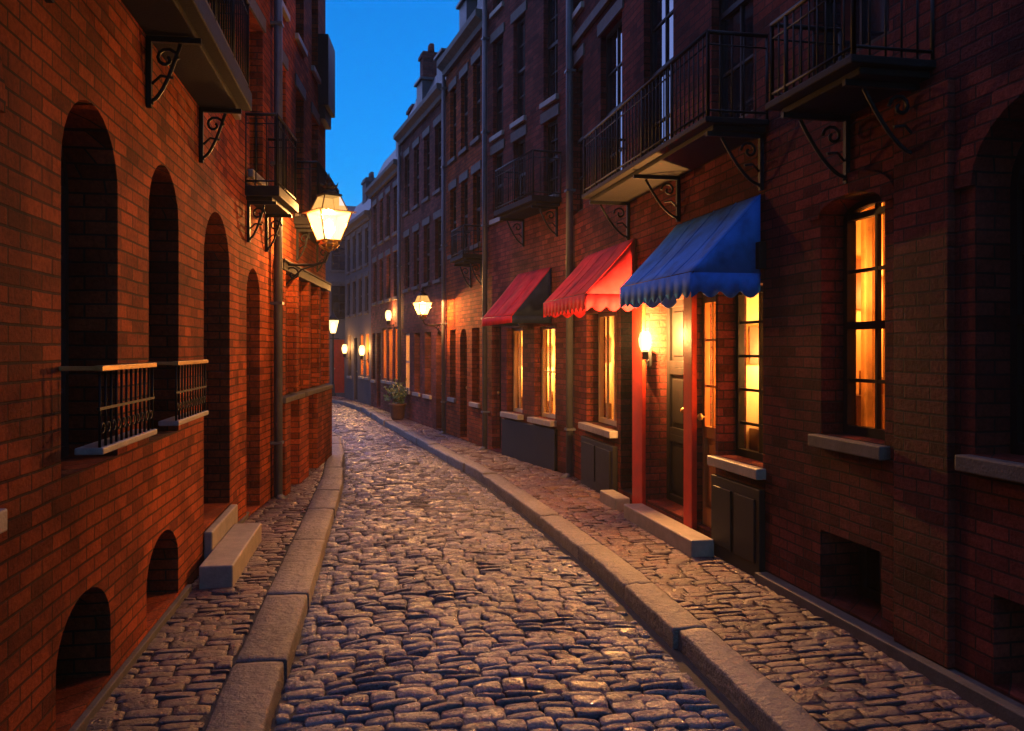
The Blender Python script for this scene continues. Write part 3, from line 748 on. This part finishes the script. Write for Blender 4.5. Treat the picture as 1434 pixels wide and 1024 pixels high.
# ---- the front that closes the street
K = Facade('plaster_building', 'grey plaster building closing the far end of the street', (2.5, 34.2), (-9, 33.4), False, M['plaster_grey'], 6.6)
for a in (1.2, 2.2, 3.4, 4.6, 5.8, 7.0, 8.2, 9.4):
    K.window(a, a + .6, 2.9, 4.2, 0, .12, cols=2, rows=4, head='dark_stone', sill='dark_stone'); K.window(a, a + .6, 4.8, 6.0, 0, .12, cols=2, rows=4, head='dark_stone', sill='dark_stone')
K.window(1.05, 1.6, .9, 2.1, 0, .12, lit=7, cols=2, rows=2, frame='timber_orange')
K.window(1.75, 2.1, .9, 2.1, 0, .12, lit=7, cols=2, rows=2, frame='timber_orange')
K.door(2.3, 2.75, .02, 2.1, 0, .12, mat='timber_red', panels=2)
K.window(3.2, 4.0, .8, 2.1, 0, .12, cols=3, rows=2); K.window(4.6, 5.4, .8, 2.1, 0, .12, cols=3, rows=2); K.window(6.4, 7.2, .8, 2.1, 0, .12, cols=3, rows=2)
K.wall(); K.cornice(6.4, .2, .3); K.mansard(6.7, .7, .5)

# ------------------------------------------------------------------ door steps (stone blocks that lie on the pavement)
def step_block(label, fac, boxes, mat='stone', group='stone doorsteps'):
    mb = MB()
    for (a, b, y0, y1, z0, z1) in boxes:
        x0, x1 = fac.X(a, b); mb.box(x0, x1, y0, y1, z0, z1)
    o = mb.build('doorstep', M[mat], None, bevel=.012); o.matrix_world = fac.mw.copy()
    tag(o, label, 'doorstep', group); return o
step_block('pale stone doorstep with a sill block, below the arched double door on the left', A, [(6.5, 7.72, .004, .07, -.05, .285), (5.96, 7.5, .072, .31, -.05, .15)])
step_block('lit stone step under the red glazed shop door on the right', C, [(6.12, 7.84, .055, .26, -.05, .13)])
step_block('short stone step under the door behind the larger red awning', C, [(8.22, 8.78, .055, .22, -.05, .12)])

# ------------------------------------------------------------------ awnings
def awning(fac, s0, s1, zt, zf, out, mat, label, side=None, scallop=.165, drop=.13, vmat=None):
    root = thing('awning', label, 'awning', fac.mw.translation + (fac.mw.to_3x3() @ Vector((fac.x(s0), 0, 0))), fac.root.rotation_euler.z, 'shop awnings')
    L = s1 - s0; n = 20; m = 10
    def prof(t, u):
        sag = -.022 * math.sin(math.pi * t) * (1 - .5 * math.cos(u * 2 * math.pi * 2)) + .012 * math.sin(t * math.pi) * noise.noise(Vector((u * 5, t * 2, s0)))
        return (.02 + (out - .02) * t, zt + (zf - zt) * t + sag)
    c = MB()
    for i in range(n):
        for j in range(m):
            q = []
            for (ii, jj) in ((i, j), (i + 1, j), (i + 1, j + 1), (i, j + 1)):
                y, z = prof(jj / m, ii / n); q.append((L * ii / n, y, z))
            c.face(q, True)
    co = c.build('canopy', M[mat], root, weld=True, recalc=False)
    ns = max(2, round(L / .42))
    for k in range(1, ns):
        c = MB(); u = k / ns
        for j in range(m):
            (ya, za), (yb_, zb) = prof(j / m, u), prof((j + 1) / m, u); w_ = .008
            c.face([(L * u - w_, ya, za + .006), (L * u + w_, ya, za + .006), (L * u + w_, yb_, zb + .006), (L * u - w_, yb_, zb + .006)])
        so_ = c.build('seam', M[mat], co, weld=True, recalc=False); s2 = so_.modifiers.new('thick', 'SOLIDIFY'); s2.thickness = .004
    sd = co.modifiers.new('thick', 'SOLIDIFY'); sd.thickness = .006
    def edge(pts, name, m_):
        """hanging strip with a scalloped lower hem"""
        v = MB()
        for k in range(len(pts) - 1):
            (a, ta), (b, tb) = pts[k], pts[k + 1]
            def low(p, t): return (p[0], p[1], p[2] - drop + .055 * abs(math.sin(math.pi * t / scallop)) * -1 + .0)
            v.face([a, b, low(b, tb), low(a, ta)], True)
        o = v.build(name, M[m_], root, weld=True, recalc=False); sd = o.modifiers.new('thick', 'SOLIDIFY'); sd.thickness = .005; return o
    vm = vmat or mat
    fr = []; nn = max(24, int(L / scallop) * 8)
    for k in range(nn + 1):
        t = k / nn; y, z = prof(1, t); fr.append(((L * t, y + .003, z), L * t))
    edge(fr, 'valance', vm)
    for x_ in (0, L):
        g = MB(); pts = [prof(j / m, x_ / L) for j in range(m + 1)]
        for j in range(m):
            g.face([(x_, pts[j][0], pts[j][1]), (x_, pts[j + 1][0], pts[j + 1][1]), (x_, pts[j + 1][0], zf), (x_, pts[j][0], zf)], True)
        o = g.build('side_panel', M[side or mat], root, weld=True, recalc=False); sd = o.modifiers.new('thick', 'SOLIDIFY'); sd.thickness = .005
        k2 = max(8, int(out / scallop * 8))
        edge([((x_, .02 + (out - .02) * k / k2, zf), out * k / k2) for k in range(k2 + 1)], 'side_valance', side or vm)
    a = MB(); a.tube([(0, out - .012, zf), (L, out - .012, zf)], .011, 6)
    for x_ in (.012, L - .012):
        a.tube([(x_, .01, zf - .01), (x_, out - .015, zf - .005)], .009, 6); a.tube([(x_, .012, zt - .02), (x_, out - .015, zf - .008)], .007, 6)
    a.build('frame', M['iron'], root)
    return root
awning(C, 5.40, 7.02, 2.86, 2.27, .57, 'blue_cloth', 'bright blue canvas awning with dark scalloped valance, nearest of the three')
awning(C, 8.16, 10.03, 2.89, 2.29, .57, 'red_cloth', 'larger red canvas awning with scalloped edge, next to the blue one')
awning(D, .68, 1.95, 2.88, 2.18, .62, 'red_cloth', 'smaller red awning with a dark navy end, farthest of the three', side='navy_cloth', scallop=10, drop=.10)

# ------------------------------------------------------------------ lanterns
LAMP = (1, .47, .14)
def light(name, loc, w, r=.05, col=LAMP):
    l = bpy.data.lights.new(name, 'POINT'); l.energy = w * 4; l.color = col; l.shadow_soft_size = r
    o = bpy.data.objects.new(name, l); COL.objects.link(o); o.location = loc; return o

def lantern(label, loc, h, rot, watt, wall_pt=None, group='street lanterns', fac=None):
    """four-sided hanging-gas style lantern, base at loc, total height h; wall_pt = where its arm meets a wall"""
    root = thing('wall_lantern', label, 'lantern', loc, rot, group)
    k = h / .95
    S = lambda r, z: (r * k, z * k)
    q = math.pi / 4; w2 = math.sqrt(2)
    # glass body: square, wide at the brim, narrow at the foot
    g = MB(); ring = lambda a, z: [(a * k * sx, a * k * sy, z * k) for sx, sy in ((-1, -1), (1, -1), (1, 1), (-1, 1))]
    b0, b1 = ring(.108, .115), ring(.205, .455)
    for i in range(4): g.face([b0[i], b0[(i + 1) % 4], b1[(i + 1) % 4], b1[i]])
    g.build('glass', M['lantern_glass'], root, recalc=False)
    g = MB(); c0, c1 = ring(.175, .475), ring(.105, .665)
    for i in range(4): g.face([c0[i], c0[(i + 1) % 4], c1[(i + 1) % 4], c1[i]])
    g.build('roof_glass', M['lantern_roof_glass'], root, recalc=False)
    f = MB()
    for i in range(4):
        f.tube([b0[i], b1[i]], .010 * k, 6); f.tube([c0[i], c1[i]], .008 * k, 6)
        f.tube([b0[i], b0[(i + 1) % 4]], .012 * k, 6)
    f.lathe([S(.262 * w2 * .78, .452), S(.25 * w2, .458), S(.25 * w2, .468), S(.18 * w2, .482)], 4, rot=q, smooth=False)
    f.build('frame', M['brass'], root)
    f = MB()
    f.lathe([S(.085, .03), S(.10, .05), S(.125, .06), S(.128, .075), S(.11, .085), S(.115, .11), S(.10, .118)], 16)
    f.lathe([S(.012, -.03), S(.03, -.01), S(.05, .0), S(.06, .02), S(.04, .032)], 14)
    for i in range(8):
        a = i * math.pi / 4; f.tube([(.10 * k * math.cos(a), .10 * k * math.sin(a), .10 * k), (.118 * k * math.cos(a), .118 * k * math.sin(a), .05 * k), (.06 * k * math.cos(a), .06 * k * math.sin(a), .005 * k)], .012 * k, 6)
    f.build('foot', M['brass'], root)
    f = MB()
    f.lathe([S(.11 * w2, .66), S(.125 * w2, .672), S(.115 * w2, .69)], 4, rot=q, smooth=False)
    f.lathe([S(.115, .69), S(.10, .72), S(.06, .745), S(.045, .76), S(.075, .775), S(.085, .79), S(.05, .815), S(.03, .835), S(.045, .86), S(.03, .89), S(.012, .91), S(.006, .95)], 16)
    for i in range(8):
        a = i * math.pi / 4; f.tube([(.075 * k * math.cos(a), .075 * k * math.sin(a), .785 * k), (.105 * k * math.cos(a), .105 * k * math.sin(a), .80 * k), (.12 * k * math.cos(a), .12 * k * math.sin(a), .835 * k)], [.012 * k, .01 * k, .003 * k], 5)
    f.build('cap', M['iron'], root)
    f = MB(); f.lathe([S(.01, .14), S(.045, .2), S(.06, .27), S(.05, .34), S(.015, .38)], 14); f.build('bulb', M['bulb'], root)
    light('lantern_light', Vector(loc) + Vector((0, 0, .425 * k)), watt, .03 * k)
    if wall_pt is not None:
        # arm from the wall, in the lantern's own space
        inv = (Matrix.Translation(loc) @ Matrix.Rotation(rot, 4, 'Z')).inverted()
        p = inv @ Vector(wall_pt); e = Vector((0, 0, -.03 * k)); d = Vector((p.x, p.y, 0)); n_ = d.normalized()
        f = MB()
        low = -.20 * k
        arm = [Vector((p.x, p.y, p.z)), Vector((p.x, p.y, p.z)) * .66 + Vector((0, 0, low * .34)), Vector((p.x * .3, p.y * .3, low * .95)), Vector((p.x * .08, p.y * .08, low * .75)), e]
        arm[1].z = p.z + (low - p.z) * .25
        f.tube(arm, .014 * k + .004, 7)
        c = Vector((p.x * .72, p.y * .72, p.z - .12 * k))
        f.tube([c + n_ * ((.10 - .006 * j) * k * math.cos(j * .55)) + Vector((0, 0, (.10 - .006 * j) * k * math.sin(j * .55))) for j in range(14)], .009 * k + .002, 6)
        f.tube([Vector((p.x, p.y, p.z - .34 * k)), Vector((p.x * .85, p.y * .85, p.z - .24 * k)), Vector((p.x * .55, p.y * .55, p.z - .06 * k)), Vector((p.x * .3, p.y * .3, low))], .009 * k + .002, 6)
        t = n_.cross(Vector((0, 0, 1)))
        f.tube([Vector((p.x, p.y, p.z - .4 * k)), Vector((p.x, p.y, p.z + .12 * k))], .022 * k, 6)
        f.build('bracket', M['iron'], root)
    return root
wp = B.world(1.9, .01, 2.72)
lantern('large glowing street lantern on a scrolled arm, on the left building', (-.12, 10.53, 2.9), .92, R(26), 19, wp)
wp = F.world(.12, .01, 2.22)
lantern('lit wall lantern at the far end of the right row, right of the bend', (1.63, 17.1, 2.32), .66, R(20), 26, wp)

# small wall lamp on the red pilaster
def sconce(label, loc, rotz, watt, group='small wall lamps', sc=1.):
    root = thing('wall_sconce', label, 'wall lamp', loc, rotz, group)
    f = MB(); f.lathe([(.03 * sc, -.10 * sc), (.034 * sc, -.09 * sc), (.034 * sc, -.02 * sc), (.02 * sc, .0)], 12)
    f.tube([(0, 0, -.11 * sc), (0, .07 * sc, -.13 * sc), (0, .13 * sc, -.10 * sc)], .008 * sc, 6); f.box(-.03 * sc, .03 * sc, .12 * sc, .135 * sc, -.17 * sc, .05 * sc)
    f.build('bracket', M['iron'], root, bevel=.002)
    g = MB(); g.lathe([(.035 * sc, -.02 * sc), (.06 * sc, .04 * sc), (.066 * sc, .11 * sc), (.05 * sc, .17 * sc), (.03 * sc, .19 * sc)], 16); g.build('shade', M['lantern_glass'], root, recalc=False)
    g = MB(); g.lathe([(.012 * sc, .01 * sc), (.028 * sc, .05 * sc), (.028 * sc, .09 * sc), (.01 * sc, .12 * sc)], 12); g.build('bulb', M['bulb'], root)
    light('sconce_light', Vector(loc) + Vector((0, 0, .15 * sc)), watt, .02 * sc)
    return root
p = C.world(7.72, .07, 1.70)
sconce('small lit wall lamp between the shop doors beneath the blue awning', p, R(-38), 34)
sconce('small wall lamp between two lit windows at the far bend', H.world(.6, .16, 1.55), H.root.rotation_euler.z + math.pi, 5, sc=1.5)
sconce('tiny lit wall lamp on the last wall before the bend', H.world(3.7, .16, 1.6), H.root.rotation_euler.z + math.pi, 5, sc=1.5)

sconce('small lit wall lamp on the fifth building, above its shop windows', G.world(.98, .14, 2.5), G.root.rotation_euler.z + math.pi, 6, sc=1.3)
# free-standing lamp post at the bend
lp = thing('lamp_post', 'slim lit lamp post standing at the far bend of the street', 'lamp post', (-.22, 32.4, -.08))
f = MB(); f.lathe([(.11, 0), (.11, .12), (.07, .2), (.055, .5), (.035, .6), (.03, 2.3), (.05, 2.34), (.03, 2.4)], 12); f.tube([(-.22, 0, 2.2), (.22, 0, 2.2)], .015, 6); f.build('pole', M['iron'], lp)
f = MB(); f.lathe([(.09, 2.4), (.2, 2.85), (.19, 2.87)], 6, smooth=False); f.build('lamp_glass', M['lantern_glass'], lp)
f = MB(); f.lathe([(.22, 2.87), (.12, 3.0), (.05, 3.1), (.02, 3.2), (.005, 3.3)], 10); f.build('cap', M['iron'], lp)
f = MB(); f.lathe([(.02, 2.45), (.06, 2.55), (.06, 2.7), (.02, 2.78)], 10); f.build('bulb', M['bulb'], lp)
light('post_light', (-.22, 32.4, 2.82), 30, .03)

# ------------------------------------------------------------------ shrub in a pot by the bend
sh = thing('potted_shrub', 'dark green shrub in a pot against the wall near the bend', 'plant', (1.40, 21.1, 0)); sh.scale = (.78, .78, .78)
f = MB(); f.lathe([(.17, 0), (.2, .05), (.25, .42), (.28, .44), (.28, .5), (.24, .5), (.22, .44)], 18); f.build('pot', M['pot'], sh)
f = MB()
for k in range(520):
    d = Vector((random.gauss(0, 1), random.gauss(0, 1), random.gauss(0, 1))).normalized(); d *= .36 * random.random() ** .4 * (1 + .75 * noise.noise(d * 1.9))
    c = Vector((d.x, d.y, .82 + d.z * .95)) * (1 + .0) + Vector((0, 0, .05 * noise.noise(d * 4)))
    a = Vector((random.gauss(0, 1), random.gauss(0, 1), random.gauss(0, .6))).normalized(); b = a.orthogonal().normalized(); L = random.uniform(.04, .075)
    f.face([c - a * L, c + b * L * .45, c + a * L, c - b * L * .45])
f.build('foliage', M['leaf'], sh, recalc=False)
f = MB()
for k in range(5):
    a = k * 1.25; f.tube([(.03 * math.cos(a), .03 * math.sin(a), .44), (.1 * math.cos(a), .1 * math.sin(a), .7), (.2 * math.cos(a), .2 * math.sin(a), .95)], [.012, .009, .004], 5)
f.build('stem', M['shelf'], sh)

# ------------------------------------------------------------------ sky, last daylight, camera
SUN_EL, SUN_ROT = R(2.6), R(195)
w = bpy.data.worlds.new('World'); scene.world = w; w.use_nodes = True
nt = w.node_tree; bg = nt.nodes['Background']
sky = nt.nodes.new('ShaderNodeTexSky'); sky.sky_type = 'NISHITA'; sky.sun_disc = False
sky.sun_elevation = SUN_EL; sky.sun_rotation = SUN_ROT; sky.ozone_density = 6.6; sky.air_density = 1.0; sky.dust_density = .4
nt.links.new(mixc(nt, 1.0, sky.outputs[0], (.55, 1.16, 1.0), 'MULTIPLY'), bg.inputs[0]); bg.inputs[1].default_value = .14

sun = bpy.data.lights.new('last_daylight', 'SUN'); sun.energy = .7; sun.angle = R(130); sun.color = (.50, .48, 1.0)
so = bpy.data.objects.new('last_daylight', sun); COL.objects.link(so); so.rotation_euler = (R(-28), 0, R(4))

hz, hnt, hout = newmat('lamp_halo_air')  # thin air volume added to give the lamps soft halos
vol = hnt.nodes.new('ShaderNodeVolumePrincipled'); vol.inputs['Color'].default_value = (.8, .82, .9, 1); vol.inputs['Density'].default_value = HAZE; vol.inputs['Anisotropy'].default_value = .35
hnt.links.new(vol.outputs[0], hout.inputs[1])
hm = MB(); hm.box(-302, 302, -302, 302, -1.2, 14); ho = hm.build('haze', hz); ho['kind'] = 'stuff'

cam = bpy.data.cameras.new('camera'); co = bpy.data.objects.new('camera', cam); COL.objects.link(co)
cam.sensor_fit = 'HORIZONTAL'; cam.sensor_width = 36; cam.lens = 36 * 1200 / 1434
cam.shift_y = -22 / 1434
co.location = (0, 0, 1.7); co.rotation_euler = (R(90), 0, -math.atan((717 - 475) / 1200))
cam.clip_end = 2000; cam.clip_start = .05
scene.camera = co
scene.view_settings.view_transform = 'Standard'; scene.view_settings.look = 'None'
scene.view_settings.exposure = 2; scene.view_settings.gamma = 1
scene.render.engine = 'CYCLES'
scene.cycles.use_denoising = True
scene.cycles.max_bounces = 8; scene.cycles.transparent_max_bounces = 12
scene.cycles.sample_clamp_indirect = 4
scene.cycles.caustics_reflective = False; scene.cycles.caustics_refractive = False
